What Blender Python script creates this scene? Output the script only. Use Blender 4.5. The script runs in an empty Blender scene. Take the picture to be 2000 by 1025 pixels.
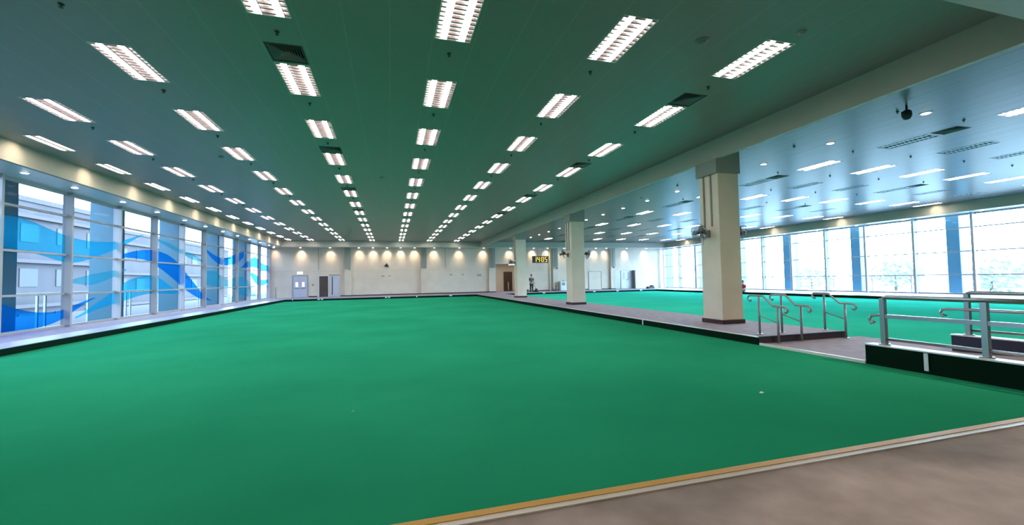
import bpy, math, random
from mathutils import Vector, Matrix
random.seed(7)
SC = bpy.context.scene
COL = SC.collection
PI = math.pi

# ------------------------------------------------------------------ camera
CAMZ = 1.42
yaw, pit, rol = 0.2786, 0.0388, -0.0184
cy, sy, cp, sp = math.cos(yaw), math.sin(yaw), math.cos(pit), math.sin(pit)
fwd = Vector((sy*cp, cy*cp, sp)); rgt = Vector((cy, -sy, 0)); upv = rgt.cross(fwd)
cr, sr = math.cos(rol), math.sin(rol)
r2 = cr*rgt + sr*upv; u2 = cr*upv - sr*rgt
cd = bpy.data.cameras.new('camera'); cam = bpy.data.objects.new('camera', cd); COL.objects.link(cam)
cd.sensor_width = 36; cd.lens = 828.94/2000*36; cd.clip_start = 0.05; cd.clip_end = 400
m = Matrix((r2, u2, -fwd)).transposed().to_4x4(); m.translation = Vector((0, 0, CAMZ))
cam.matrix_world = m
SC.camera = cam
# ------------------------------------------------------------------ sky, exposure
SKY_LEFT, SKY_RIGHT = 14.0, 44.0
TUBE = 25.0
SPOT = 85.0
w = bpy.data.worlds.new('sky'); SC.world = w; w.use_nodes = True
nt = w.node_tree; bg = nt.nodes['Background']; bg.inputs[0].default_value = (0.50, 0.80, 1.10, 1)
tcw = nt.nodes.new('ShaderNodeTexCoord'); sxw = nt.nodes.new('ShaderNodeSeparateXYZ'); nt.links.new(tcw.outputs['Generated'], sxw.inputs[0])
mrw = nt.nodes.new('ShaderNodeMapRange'); mrw.inputs['From Min'].default_value = -0.6; mrw.inputs['From Max'].default_value = 0.6
mrw.inputs['To Min'].default_value = SKY_LEFT; mrw.inputs['To Max'].default_value = SKY_RIGHT
nt.links.new(sxw.outputs[0], mrw.inputs['Value']); # hazy: brightest low over the horizon, dim below it
crw = nt.nodes.new('ShaderNodeValToRGB'); nt.links.new(sxw.outputs[2], crw.inputs[0])
azw = nt.nodes.new('ShaderNodeMapRange'); azw.inputs['From Min'].default_value = -1; nt.links.new(sxw.outputs[2], azw.inputs['Value']); nt.links.new(azw.outputs[0], crw.inputs[0])
el = crw.color_ramp.elements
el[0].position = 0.0; el[0].color = (.12, .12, .12, 1); el[1].position = 1.0; el[1].color = (.45, .45, .45, 1)
for p_, v_ in ((.485, .20), (.505, 1.0), (.60, .85), (.75, .55)):
    e_ = el.new(p_); e_.color = (v_, v_, v_, 1)
mlw = nt.nodes.new('ShaderNodeMath'); mlw.operation = 'MULTIPLY'; nt.links.new(mrw.outputs[0], mlw.inputs[0]); nt.links.new(crw.outputs[0], mlw.inputs[1])
nt.links.new(mlw.outputs[0], bg.inputs[1])
SC.view_settings.view_transform = 'Standard'; SC.view_settings.look = 'None'
SC.view_settings.exposure = 0.0; SC.view_settings.gamma = 1.0
SC.view_settings.use_curve_mapping = False
SC.cycles.max_bounces = 10; SC.cycles.diffuse_bounces = 5; SC.cycles.glossy_bounces = 3
SC.cycles.transparent_max_bounces = 16; SC.cycles.caustics_reflective = False; SC.cycles.caustics_refractive = False
SC.cycles.sample_clamp_indirect = 6.0

# ------------------------------------------------------------------ materials
def P(name, col, rough=0.6, metal=0.0, spec=0.5, emit=None, es=0.0, sheen=0.0):
    mt = bpy.data.materials.new(name); mt.use_nodes = True
    b = mt.node_tree.nodes['Principled BSDF']
    b.inputs['Base Color'].default_value = (*col, 1); b.inputs['Roughness'].default_value = rough
    b.inputs['Metallic'].default_value = metal; b.inputs['Specular IOR Level'].default_value = spec
    if emit: b.inputs['Emission Color'].default_value = (*emit, 1); b.inputs['Emission Strength'].default_value = es
    if sheen: b.inputs['Sheen Weight'].default_value = sheen
    return mt
def N(mt, typ, **kw):
    n = mt.node_tree.nodes.new(typ)
    for k, v in kw.items(): setattr(n, k, v)
    return n
def LK(mt, a, b): mt.node_tree.links.new(a, b)
def noise_col(mt, c1, c2, scale, detail=4, stretch=(1, 1, 1), lo=0.35, hi=0.65, bump=0.0, bscale=None):
    b = mt.node_tree.nodes['Principled BSDF']
    tc = N(mt, 'ShaderNodeTexCoord'); mp = N(mt, 'ShaderNodeMapping'); mp.inputs['Scale'].default_value = stretch
    nz = N(mt, 'ShaderNodeTexNoise'); nz.inputs['Scale'].default_value = scale; nz.inputs['Detail'].default_value = detail
    rp = N(mt, 'ShaderNodeValToRGB'); rp.color_ramp.elements[0].position = lo; rp.color_ramp.elements[1].position = hi
    rp.color_ramp.elements[0].color = (*c1, 1); rp.color_ramp.elements[1].color = (*c2, 1)
    LK(mt, tc.outputs['Object'], mp.inputs['Vector']); LK(mt, mp.outputs[0], nz.inputs['Vector'])
    LK(mt, nz.outputs[0], rp.inputs[0]); LK(mt, rp.outputs[0], b.inputs['Base Color'])
    if bump:
        n2 = N(mt, 'ShaderNodeTexNoise'); n2.inputs['Scale'].default_value = bscale or scale*4
        bp = N(mt, 'ShaderNodeBump'); bp.inputs['Strength'].default_value = bump
        LK(mt, mp.outputs[0], n2.inputs['Vector']); LK(mt, n2.outputs[0], bp.inputs['Height']); LK(mt, bp.outputs[0], b.inputs['Normal'])
    return mt
M = {}
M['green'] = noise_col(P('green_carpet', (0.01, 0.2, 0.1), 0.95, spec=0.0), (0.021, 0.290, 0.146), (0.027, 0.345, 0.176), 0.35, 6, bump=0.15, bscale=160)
M['green_daylit'] = noise_col(P('green_carpet_daylit', (0.02, 0.4, 0.3), 0.95, spec=0.0), (0.032, 0.46, 0.315), (0.04, 0.53, 0.37), 0.35, 6, bump=0.15, bscale=160)  # same carpet as the main green, with window daylight put into its colour
M['walk'] = noise_col(P('grey_carpet', (0.2, 0.18, 0.2), 0.9, spec=0.2), (0.33, 0.28, 0.335), (0.40, 0.345, 0.40), 5, 6, bump=0.2, bscale=120)
M['front'] = noise_col(P('taupe_carpet', (0.2, 0.16, 0.14), 0.95, spec=0.15), (0.32, 0.245, 0.22), (0.46, 0.365, 0.335), 3.5, 8, lo=0.3, hi=0.72, bump=0.4, bscale=90)
M['riser'] = P('dark_green_riser', (0.003, 0.017, 0.009), 0.9, spec=0.05)
M['riser_grey'] = P('dark_purple_riser', (0.05, 0.04, 0.06), 0.8)
M['navy'] = P('dark_navy_kerb', (0.018, 0.016, 0.04), 0.6)
M['wall'] = noise_col(P('cream_wall', (0.6, 0.58, 0.53), 0.6), (0.60, 0.495, 0.39), (0.66, 0.545, 0.435), 1.2, 4)
M['bulk'] = P('bulkhead_paint', (0.46, 0.43, 0.365), 0.55)
M['bulkw'] = P('bulkhead_cream', (0.34, 0.31, 0.25), 0.6)
M['soffit'] = P('soffit_paint', (0.56, 0.60, 0.62), 0.28, spec=0.6)
M['duct'] = P('grey_trunking', (0.28, 0.285, 0.25), 0.55)
M['skirt'] = P('dark_brown_skirting', (0.045, 0.012, 0.012), 0.5)
M['white'] = P('white_trim', (0.8, 0.79, 0.8), 0.35)
M['pillar'] = noise_col(P('pillar_paint', (0.5, 0.46, 0.41), 0.6), (0.74, 0.60, 0.465), (0.79, 0.645, 0.505), 1.5, 3)
M['collar'] = P('pillar_collar', (0.30, 0.31, 0.27), 0.6)
M['mull'] = P('window_frame_paint', (0.38, 0.35, 0.355), 0.4)
M['steel'] = P('brushed_steel', (0.40, 0.385, 0.37), 0.33, metal=1.0)
M['dsteel'] = P('dull_steel', (0.30, 0.29, 0.31), 0.45, metal=0.6)
M['black'] = P('black_plastic', (0.012, 0.012, 0.013), 0.5)
M['dark'] = P('dark_grey_metal', (0.03, 0.035, 0.035), 0.5)
M['grey'] = P('grey_plastic', (0.22, 0.22, 0.22), 0.5)
M['brown'] = noise_col(P('brown_door_wood', (0.06, 0.035, 0.025), 0.5), (0.050, 0.028, 0.020), (0.075, 0.042, 0.028), 3, 5, stretch=(6, 6, 0.6))
M['greydoor'] = P('grey_door_paint', (0.50, 0.47, 0.52), 0.4)
M['ochre'] = P('yellow_edge_strip', (0.72, 0.36, 0.04), 0.5)
M['nose'] = P('pale_nosing', (0.78, 0.68, 0.6), 0.4)
M['shine'] = P('pale_edge_tile', (0.52, 0.49, 0.60), 0.3)
M['tray'] = P('light_reflector', (0.75, 0.72, 0.72), 0.3)
M['tray_off'] = P('unlit_reflector', (0.12, 0.14, 0.17), 0.3)
M['louv'] = P('light_louver', (0.30, 0.235, 0.245), 0.35)
M['louv_off'] = P('unlit_louver', (0.04, 0.05, 0.06), 0.35)
M['flange'] = P('light_flange', (0.75, 0.72, 0.72), 0.4)
M['tube'] = P('tube_lit', (0.9, 0.9, 0.9), 0.4, emit=(1.0, 0.945, 0.88), es=TUBE)
M['tube_edge'] = P('tube_lit_edge', (0.9, 0.9, 0.9), 0.4, emit=(1.0, 0.92, 0.80), es=TUBE*1.2)
M['tube_off'] = P('tube_unlit', (0.45, 0.48, 0.5), 0.4)
M['bulb'] = P('downlight_lens', (0.9, 0.9, 0.9), 0.4, emit=(1.0, 0.95, 0.88), es=14)
M['bulb2'] = P('downlight_lens_cool', (0.9, 0.9, 0.9), 0.4, emit=(0.95, 0.97, 1.0), es=14)
M['led'] = P('led_yellow', (0.6, 0.4, 0.02), 0.4, emit=(1.0, 0.66, 0.06), es=1.3)
M['glowface'] = P('sign_and_pane_glow', (0.8, 0.85, 0.85), 0.4, emit=(0.85, 0.95, 1.0), es=0.7)
M['bluecol'] = P('blue_column_paint', (0.08, 0.24, 0.37), 0.45)
M['tealcol'] = P('teal_column_paint', (0.018, 0.10, 0.14), 0.45)
M['conc'] = noise_col(P('pale_concrete', (0.5, 0.48, 0.5), 0.8), (0.42, 0.40, 0.45), (0.55, 0.52, 0.57), 0.4, 5)
M['bldg'] = noise_col(P('lavender_building', (0.2, 0.18, 0.23), 0.8), (0.020, 0.0145, 0.0155), (0.030, 0.0225, 0.0235), 0.5, 5)
M['bldg2'] = P('dark_facade', (0.009, 0.008, 0.009), 0.6)
M['terrace'] = P('grey_terrace', (0.045, 0.038, 0.04), 0.8)
M['ledge'] = P('pale_ledge', (0.038, 0.029, 0.03), 0.8)
M['leaf'] = noise_col(P('leaves', (0.05, 0.12, 0.06), 0.7), (0.24, 0.28, 0.25), (0.42, 0.46, 0.40), 2, 3)
M['bark'] = P('bark', (0.12, 0.09, 0.07), 0.9)
M['skin'] = P('skin', (0.42, 0.24, 0.16), 0.55)
M['hair'] = P('black_hair', (0.01, 0.01, 0.01), 0.5)
M['shirt'] = P('dark_grey_shirt', (0.06, 0.075, 0.075), 0.8)
M['trousers'] = P('black_trousers', (0.012, 0.012, 0.014), 0.8)
M['red'] = P('red_top', (0.62, 0.03, 0.07), 0.7)
M['machwhite'] = P('white_appliance', (0.70, 0.74, 0.78), 0.4)
M['plaster_warm'] = P('warm_alcove_wall', (0.68, 0.58, 0.47), 0.6)

def ceil_mat(name, col, rough, seam, spec=0.3):
    mt = P(name, col, rough, spec=spec); b = mt.node_tree.nodes['Principled BSDF']
    tc = N(mt, 'ShaderNodeTexCoord'); sx = N(mt, 'ShaderNodeSeparateXYZ'); LK(mt, tc.outputs['Object'], sx.inputs[0])
    d = N(mt, 'ShaderNodeMath', operation='DIVIDE'); d.inputs[1].default_value = 0.6055; LK(mt, sx.outputs[0], d.inputs[0])
    f = N(mt, 'ShaderNodeMath', operation='FRACT'); LK(mt, d.outputs[0], f.inputs[0])
    l = N(mt, 'ShaderNodeMath', operation='LESS_THAN'); l.inputs[1].default_value = 0.03; LK(mt, f.outputs[0], l.inputs[0])
    mx = N(mt, 'ShaderNodeMix', data_type='RGBA'); mx.inputs['A'].default_value = (*col, 1); mx.inputs['B'].default_value = (*seam, 1)
    LK(mt, l.outputs[0], mx.inputs['Factor']); LK(mt, mx.outputs['Result'], b.inputs['Base Color'])
    # panels bow a little along their length
    mp = N(mt, 'ShaderNodeMapping'); mp.inputs['Scale'].default_value = (4.0, 0.35, 1)
    nz = N(mt, 'ShaderNodeTexNoise'); nz.inputs['Scale'].default_value = 1.0; nz.inputs['Detail'].default_value = 2
    LK(mt, tc.outputs['Object'], mp.inputs['Vector']); LK(mt, mp.outputs[0], nz.inputs['Vector'])
    bp = N(mt, 'ShaderNodeBump'); bp.inputs['Strength'].default_value = 0.25; bp.inputs['Distance'].default_value = 0.02
    LK(mt, nz.outputs[0], bp.inputs['Height']); LK(mt, bp.outputs[0], b.inputs['Normal'])
    return mt
M['ceil'] = ceil_mat('ceiling_panels', (0.245, 0.25, 0.235), 0.38, (0.285, 0.295, 0.275))
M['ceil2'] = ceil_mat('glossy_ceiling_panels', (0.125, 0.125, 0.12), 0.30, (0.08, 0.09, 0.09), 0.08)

def glass_mat(name, tint, refl=1.0):
    mt = bpy.data.materials.new(name); mt.use_nodes = True; nt = mt.node_tree
    for n in list(nt.nodes):
        if n.type == 'BSDF_PRINCIPLED': nt.nodes.remove(n)
    out = [n for n in nt.nodes if n.type == 'OUTPUT_MATERIAL'][0]
    t = N(mt, 'ShaderNodeBsdfTransparent'); t.inputs[0].default_value = (*tint, 1)
    g = N(mt, 'ShaderNodeBsdfGlossy'); g.inputs['Roughness'].default_value = 0.02; g.inputs[0].default_value = (refl, refl, refl, 1)
    fr = N(mt, 'ShaderNodeFresnel'); fr.inputs[0].default_value = 1.4
    ge = N(mt, 'ShaderNodeNewGeometry'); iv = N(mt, 'ShaderNodeMath', operation='SUBTRACT'); iv.inputs[0].default_value = 1.0; LK(mt, ge.outputs['Backfacing'], iv.inputs[1])
    ml = N(mt, 'ShaderNodeMath', operation='MULTIPLY'); LK(mt, fr.outputs[0], ml.inputs[0]); LK(mt, iv.outputs[0], ml.inputs[1])
    mx = N(mt, 'ShaderNodeMixShader'); LK(mt, ml.outputs[0], mx.inputs[0]); LK(mt, t.outputs[0], mx.inputs[1]); LK(mt, g.outputs[0], mx.inputs[2])
    LK(mt, mx.outputs[0], out.inputs['Surface']); return mt
def film_mat(name, tint, diff, k):
    mt = bpy.data.materials.new(name); mt.use_nodes = True; nt = mt.node_tree
    for n in list(nt.nodes):
        if n.type == 'BSDF_PRINCIPLED': nt.nodes.remove(n)
    out = [n for n in nt.nodes if n.type == 'OUTPUT_MATERIAL'][0]
    t = N(mt, 'ShaderNodeBsdfTransparent'); t.inputs[0].default_value = (*tint, 1)
    d = N(mt, 'ShaderNodeBsdfTranslucent'); d.inputs[0].default_value = (*diff, 1)
    d2 = N(mt, 'ShaderNodeBsdfDiffuse'); d2.inputs[0].default_value = (*diff, 1)
    mx0 = N(mt, 'ShaderNodeMixShader'); mx0.inputs[0].default_value = 0.5; LK(mt, d.outputs[0], mx0.inputs[1]); LK(mt, d2.outputs[0], mx0.inputs[2])
    mx = N(mt, 'ShaderNodeMixShader'); mx.inputs[0].default_value = k
    LK(mt, t.outputs[0], mx.inputs[1]); LK(mt, mx0.outputs[0], mx.inputs[2]); LK(mt, mx.outputs[0], out.inputs['Surface']); return mt
M['glassL'] = glass_mat('tinted_glass', (0.93, 0.94, 0.98), 0.08)
M['glassR'] = glass_mat('clear_glass', (0.95, 0.98, 0.98))
M['film_blue'] = film_mat('blue_film', (0.16, 0.62, 0.95), (0.02, 0.30, 0.75), 0.12)
M['film_cyan'] = film_mat('cyan_film', (0.38, 0.85, 0.97), (0.04, 0.50, 0.75), 0.12)
M['film_teal'] = film_mat('teal_film', (0.55, 0.88, 0.93), (0.08, 0.42, 0.55), 0.12)

# ------------------------------------------------------------------ mesh helpers
class MB:
    def __init__(s): s.v = []; s.f = []; s.sm = []
    def add(s, vs, fs, smooth=False):
        o = len(s.v); s.v += [tuple(v) for v in vs]
        for f in fs: s.f.append([i+o for i in f]); s.sm.append(smooth)
        return s
    def box(s, x0, x1, y0, y1, z0, z1):
        vs = [(x, y, z) for z in (z0, z1) for y in (y0, y1) for x in (x0, x1)]
        return s.add(vs, [(0, 2, 3, 1), (4, 5, 7, 6), (0, 1, 5, 4), (2, 6, 7, 3), (0, 4, 6, 2), (1, 3, 7, 5)])
    def bevbox(s, x0, x1, y0, y1, z0, z1, b=0.01):
        # box with chamfered vertical edges and top
        def ring(ix, z): return [(x0+ix+b, y0+ix, z), (x1-ix-b, y0+ix, z), (x1-ix, y0+ix+b, z), (x1-ix, y1-ix-b, z), (x1-ix-b, y1-ix, z), (x0+ix+b, y1-ix, z), (x0+ix, y1-ix-b, z), (x0+ix, y0+ix+b, z)]
        vs = ring(0, z0)+ring(0, z1-b)+ring(b, z1)
        fs = [tuple(range(7, -1, -1)), tuple(range(16, 24))]
        for k in (0, 8):
            for i in range(8): j = (i+1) % 8; fs.append((k+i, k+j, k+8+j, k+8+i))
        return s.add(vs, fs)
    def tube(s, pts, r, n=8, caps=True, radii=None):
        pts = [Vector(p) for p in pts]; vs = []; fs = []
        up = None
        for i, p in enumerate(pts):
            d = (pts[min(i+1, len(pts)-1)] - pts[max(i-1, 0)]).normalized()
            if up is None:
                up = Vector((0, 0, 1)) if abs(d.z) < 0.9 else Vector((1, 0, 0))
            a = d.cross(up)
            if a.length < 1e-5: a = d.cross(Vector((0, 1, 0)))
            a.normalize(); b = a.cross(d).normalized(); up = b
            rr = radii[i] if radii else r
            for k in range(n):
                t = 2*PI*k/n; vs.append(p + a*math.cos(t)*rr + b*math.sin(t)*rr)
        for i in range(len(pts)-1):
            for k in range(n):
                k2 = (k+1) % n; fs.append((i*n+k, i*n+k2, (i+1)*n+k2, (i+1)*n+k))
        s.add(vs, fs, True)
        if caps:
            o = len(s.v)-len(vs); s.f.append([o+k for k in range(n-1, -1, -1)]); s.sm.append(False)
            o2 = len(s.v)-n; s.f.append([o2+k for k in range(n)]); s.sm.append(False)
        return s
    def lathe(s, prof, cx=0, cyy=0, n=16, axis='z', cz=0):
        vs = []; fs = []
        for r, h in prof:
            for k in range(n):
                t = 2*PI*k/n; a, b = r*math.cos(t), r*math.sin(t)
                vs.append((cx+a, cyy+b, cz+h) if axis == 'z' else ((cx+h, cyy+a, cz+b) if axis == 'x' else (cx+a, cyy+h, cz+b)))
        for i in range(len(prof)-1):
            for k in range(n):
                k2 = (k+1) % n; fs.append((i*n+k, i*n+k2, (i+1)*n+k2, (i+1)*n+k))
        s.add(vs, fs, True)
        o = len(s.v)-len(vs)
        s.f.append([o+k for k in range(n-1, -1, -1)]); s.sm.append(False)
        o2 = len(s.v)-n; s.f.append([o2+k for k in range(n)]); s.sm.append(False)
        return s
    def xf(s, mat):
        s.v = [tuple(mat @ Vector(v)) for v in s.v]; return s
    def build(s, name, mat, parent=None, loc=None):
        me = bpy.data.meshes.new(name); me.from_pydata(s.v, [], s.f)
        me.polygons.foreach_set('use_smooth', s.sm)
        me.materials.append(M[mat] if isinstance(mat, str) else mat); me.update()
        o = bpy.data.objects.new(name, me); COL.objects.link(o)
        if parent: o.parent = parent
        if loc: o.location = loc
        return o
def B(*a): return MB().box(*a)
def tag(o, label, cat, group=None, kind=None):
    o['label'] = label; o['category'] = cat
    if group: o['group'] = group
    if kind: o['kind'] = kind
    return o
def thing(name, label, cat, loc=(0, 0, 0), group=None, kind=None, rz=0):
    o = bpy.data.objects.new(name, None); COL.objects.link(o); o.location = loc; o.rotation_euler = (0, 0, rz)
    o.empty_display_size = 0.1
    return tag(o, label, cat, group, kind)
def struct(o, label, cat='room'): return tag(o, label, cat, kind='structure')
def copy_tree(o, parent=None):
    c = o.copy(); COL.objects.link(c)
    if parent: c.parent = parent
    for ch in list(o.children): copy_tree(ch, c)
    return c
ORD = ['', 'first', 'second', 'third', 'fourth', 'fifth', 'sixth', 'seventh', 'eighth', 'ninth', 'tenth', 'eleventh', 'twelfth', 'thirteenth', 'fourteenth', 'fifteenth', 'sixteenth', 'seventeenth', 'eighteenth', 'nineteenth', 'twentieth', 'twenty-first']

# ------------------------------------------------------------------ room numbers
WZ = 0.16          # walkway level
CZ = 4.96          # ceiling
BZ = 4.45          # underside of bulkheads / soffits
XL, XR = -9.95, 29.2
YF = 40.5
GX0, GX1 = -7.85, 7.13     # first green
HX0, HX1 = 9.45, 25.0      # second green
GY0, GY1 = 2.32, 36.2
ROWS = [3.042+2.4989*k for k in range(15)]
COLS = [-8.02, -6.354, -3.942, -1.515, .902, 3.329, 5.761]
RCOLS = [13.6, 16.05, 18.47, 20.9, 23.35, 25.8]

# floors
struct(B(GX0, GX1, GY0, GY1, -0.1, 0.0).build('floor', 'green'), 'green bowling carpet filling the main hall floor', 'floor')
struct(B(HX0, HX1, -2.9, GY1, -0.1, 0.0).build('floor_second', 'green_daylit'), 'second green bowling carpet beyond the pillars', 'floor')
struct(B(XL, GX0, -2.9, YF, -0.1, WZ).build('floor_left', 'walk'), 'raised grey carpet walkway under the left windows', 'floor')
struct(B(HX1, XR, -2.9, YF, -0.1, WZ).build('floor_right', 'walk'), 'raised grey carpet walkway under the right windows', 'floor')
struct(B(GX0, HX1, GY1, YF, -0.1, WZ).build('floor_back', 'walk'), 'raised grey carpet walkway along the far wall', 'floor')
struct(B(GX1, HX0, 6.92, GY1, -0.1, WZ).build('floor_middle', 'walk'), 'raised grey carpet walkway between the two greens carrying the pillars', 'floor')
struct(B(GX1, 9.85, 4.92, 6.92, -0.1, 0.03).build('floor_landing', 'walk'), 'low grey carpet landing between the steps and the ramp', 'floor')
struct(B(GX0, GX1, -2.9, GY0-0.10, -0.1, WZ).build('floor_front', 'front'), 'taupe carpet walkway in the near corner', 'floor')
struct(B(GX1+0.18, 9.4, -2.9, GY0, -0.1, WZ).build('floor_ramp_top', 'walk'), 'grey carpet at the top of the ramp', 'floor')
rm = MB().add([(GX1+.18, 4.92, 0.03), (9.4, 4.92, 0.03), (9.4, GY0, WZ), (GX1+.18, GY0, WZ), (GX1+.18, 4.92, -0.1), (9.4, 4.92, -0.1), (9.4, GY0, -0.1), (GX1+.18, GY0, -0.1)],
    [(0, 1, 2, 3), (7, 6, 5, 4), (0, 4, 5, 1), (1, 5, 6, 2), (2, 6, 7, 3), (3, 7, 4, 0)])
struct(rm.build('floor_ramp', 'walk'), 'grey carpet ramp between the two dark kerbs', 'floor')

# risers (dark faces) and pale nosings : trims
T = 0.012
def trim(n, mb, mat, label): return struct(mb.build('trim_%d' % n, mat), label, 'trim')
trim(1, B(GX0, GX0+T, GY0, GY1, 0, WZ-0.01), 'riser', 'dark green riser below the left walkway')
trim(2, B(GX0+T, GX1-T, GY1-T, GY1, 0, WZ-0.012), 'riser', 'dark green riser at the far end of the main green')
trim(3, B(GX1-T, GX1, 6.92, GY1, 0, WZ-0.01), 'riser', 'dark green riser along the pillar walkway')
trim(4, B(HX0+T, HX1-T, GY1-T, GY1, 0, WZ-0.012), 'riser', 'dark green riser at the far end of the second green')
trim(5, B(HX1-T, HX1, -2.9, GY1, 0, WZ-0.02), 'riser', 'dark riser below the right walkway')
trim(6, B(GX0-0.72, GX0+T, -2.9, GY1+0.02, WZ-0.01, WZ+0.006), 'shine', 'pale lavender edging strip on the left walkway')
trim(7, B(GX1-T-0.003, GX1+0.035, 6.92, GY1, WZ-0.012, WZ+0.004), 'nose', 'thin pale nosing along the pillar walkway')
trim(8, B(GX0+T, GX1-T, GY1-T-.003, GY1+0.10, WZ-0.012, WZ+0.004), 'shine', 'thin pale nosing at the far end of the main green')
trim(9, B(HX0, HX1, GY1-T-.003, GY1+0.06, WZ-0.012, WZ+0.004), 'shine', 'thin pale nosing at the far end of the second green')
trim(10, B(HX1-T-.003, HX1+0.5, -2.9, GY1-.02, WZ-0.02, WZ+0.004), 'shine', 'pale edging strip on the right walkway')
trim(11, B(GX1, HX0, 6.905, 6.92, 0.03, WZ-0.004), 'riser_grey', 'dark purple step face at the near end of the pillar walkway')
trim(12, B(GX1-0.02, GX1+0.03, 4.92, 6.90, 0.0, 0.045), 'nose', 'pale nosing along the low landing')
trim(13, B(GX0, GX1, GY0-0.055, GY0, -0.1, WZ+0.012), 'ochre', 'yellow edge strip at the near end of the green')
trim(14, B(GX0, GX1, GY0-0.10, GY0-0.055, -0.1, WZ+0.008), 'nose', 'cream edge strip beside the yellow one')
trim(15, B(GX1, HX0, 6.89, 6.95, WZ-0.004, WZ+0.006), 'riser_grey', 'dark nosing on the near end of the pillar walkway')

# ------------------------------------------------------------------ ceilings with cut-outs
def strips(x0, x1, y0, y1, holes, z):
    xs = sorted({x0, x1, *[h[0] for h in holes], *[h[1] for h in holes]})
    mb = MB()
    for a, b in zip(xs[:-1], xs[1:]):
        if b-a < 1e-4: continue
        c = (a+b)/2
        cut = sorted([(h[2], h[3]) for h in holes if h[0] < c < h[1]])
        y = y0
        for p, q in cut:
            if p > y: mb.add([(a, y, z), (a, p, z), (b, p, z), (b, y, z)], [(0, 1, 2, 3)])
            y = max(y, q)
        if y < y1: mb.add([(a, y, z), (a, y1, z), (b, y1, z), (b, y, z)], [(0, 1, 2, 3)])
    return mb
LW, LL = 0.53, 1.2
def lw(ci): return 0.36 if ci == 0 else LW
MAIN_L = [(ci, r) for ci in range(7) for r in range(1, 15)]
VENTS = [(3, r) for r in range(2, 15, 2)]+[(6, r) for r in range(2, 15, 2)]
RV = [(0, r) for r in range(2, 15, 2)]+[(3, r) for r in range(2, 15, 2)]
RIGHT_L = [(ci, r) for ci in range(6) for r in range(1, 15)]
EDGE_L = list(range(3, 15))
EX = 27.5
holes = [(COLS[c]-lw(c)/2, COLS[c]+lw(c)/2, ROWS[r]-LL/2, ROWS[r]+LL/2) for c, r in MAIN_L]
VY, VL = -0.93, 0.56
holes += [(COLS[c]-.265, COLS[c]+.265, ROWS[r]+VY-VL/2, ROWS[r]+VY+VL/2) for c, r in VENTS]
struct(strips(-8.75, 8.15, 3.12, 39.06, holes, CZ).build('ceiling', 'ceil'), 'panelled metal ceiling over the main green', 'ceiling')
holes = [(RCOLS[c]-.265, RCOLS[c]+.265, ROWS[r]-LL/2, ROWS[r]+LL/2) for c, r in RIGHT_L]
holes += [(EX-.18, EX+.18, ROWS[r]-LL/2, ROWS[r]+LL/2) for r in EDGE_L]
holes += [(RCOLS[c]-.265, RCOLS[c]+.265, ROWS[r]+VY-VL/2, ROWS[r]+VY+VL/2) for c, r in RV]
struct(strips(8.25, 28.2, 3.12, 39.06, holes, CZ).build('ceiling_right', 'ceil2'), 'glossy panelled ceiling over the second green', 'ceiling')
struct(B(XL-1.6, XR+1.6, -3.1, 44.5, 5.25, 5.5).build('ceiling_slab', 'conc'), 'concrete roof slab above the panels', 'ceiling')
# bulkheads
struct(B(8.15, 8.25, 3.12, 39.06, BZ, 5.25).build('ceiling_bulkhead_middle', 'bulk'), 'grey bulkhead along the pillar line', 'bulkhead')
struct(B(-8.75, 28.2, 39.06, 39.16, BZ, 5.25).build('ceiling_bulkhead_far', 'bulk'), 'grey bulkhead before the far wall', 'bulkhead')
struct(B(-8.85, -8.75, 3.12, 39.16, BZ, 5.25).build('ceiling_bulkhead_left', 'bulkw'), 'cream bulkhead above the left windows', 'bulkhead')
struct(B(28.2, 28.3, 3.12, 39.16, BZ, 5.25).build('ceiling_bulkhead_right', 'bulkw'), 'bulkhead above the right windows', 'bulkhead')
struct(B(XL, -8.85, -3, YF, BZ, BZ+.05).build('ceiling_soffit_left', 'soffit'), 'low grey soffit above the left windows', 'soffit')
struct(B(28.3, XR, -3, YF, BZ, BZ+.05).build('ceiling_soffit_right', 'soffit'), 'low soffit above the right windows', 'soffit')
struct(B(-8.85, 28.3, 39.16, YF, BZ, BZ+.05).build('ceiling_soffit_far', 'soffit'), 'low soffit along the far wall', 'soffit')
struct(B(-8.85, 28.3, -3, 3.12, BZ, 5.25).build('ceiling_soffit_near', 'bulk'), 'low soffit above the near walkway', 'soffit')
# walls
NX0, NX1, NZ1 = 9.86, 12.9, 2.92      # alcove opening in the far wall
wl = MB().box(XL-.15, NX0, YF, YF+.2, -0.1, 5.25).box(NX1, XR+.15, YF, YF+.2, -0.1, 5.25).box(NX0, NX1, YF, YF+.2, NZ1, 5.25)
struct(wl.build('wall_far', 'wall'), 'cream far wall with doors', 'wall')
al = MB().box(NX0-.15, NX0, YF+.2, 43.4, WZ, 3.1).box(NX1+.4, NX1+.55, YF+.2, 43.4, WZ, 3.1).box(NX0-.15, NX1+.55, 43.4, 43.55, WZ, 3.1).box(NX0-.15, NX1+.55, YF+.2, 43.55, NZ1, NZ1+.15)
struct(al.build('wall_alcove', 'plaster_warm'), 'warm lit passage walls behind the far wall opening', 'wall')
struct(B(NX0-.15, NX1+.55, YF, 43.5, -0.1, WZ).build('floor_alcove', 'walk'), 'grey carpet in the passage', 'floor')
struct(B(XL-.15, XR+.15, -3.15, -2.9, -0.1, 5.25).build('wall_near', 'wall'), 'wall behind the camera', 'wall')
struct(MB().box(XL-.15, XL, -2.9, 6.65, -0.1, 5.25).build('wall_left', 'wall'), 'solid left wall before the windows', 'wall')
struct(MB().box(XR, XR+.15, -2.9, 6.6, -0.1, 5.25).build('wall_right', 'wall'), 'solid right wall before the windows', 'wall')
struct(B(XL-.15, XL, 6.65, YF, 4.5, 5.25).build('wall_left_head', 'wall'), 'wall band over the left windows', 'wall')
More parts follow.
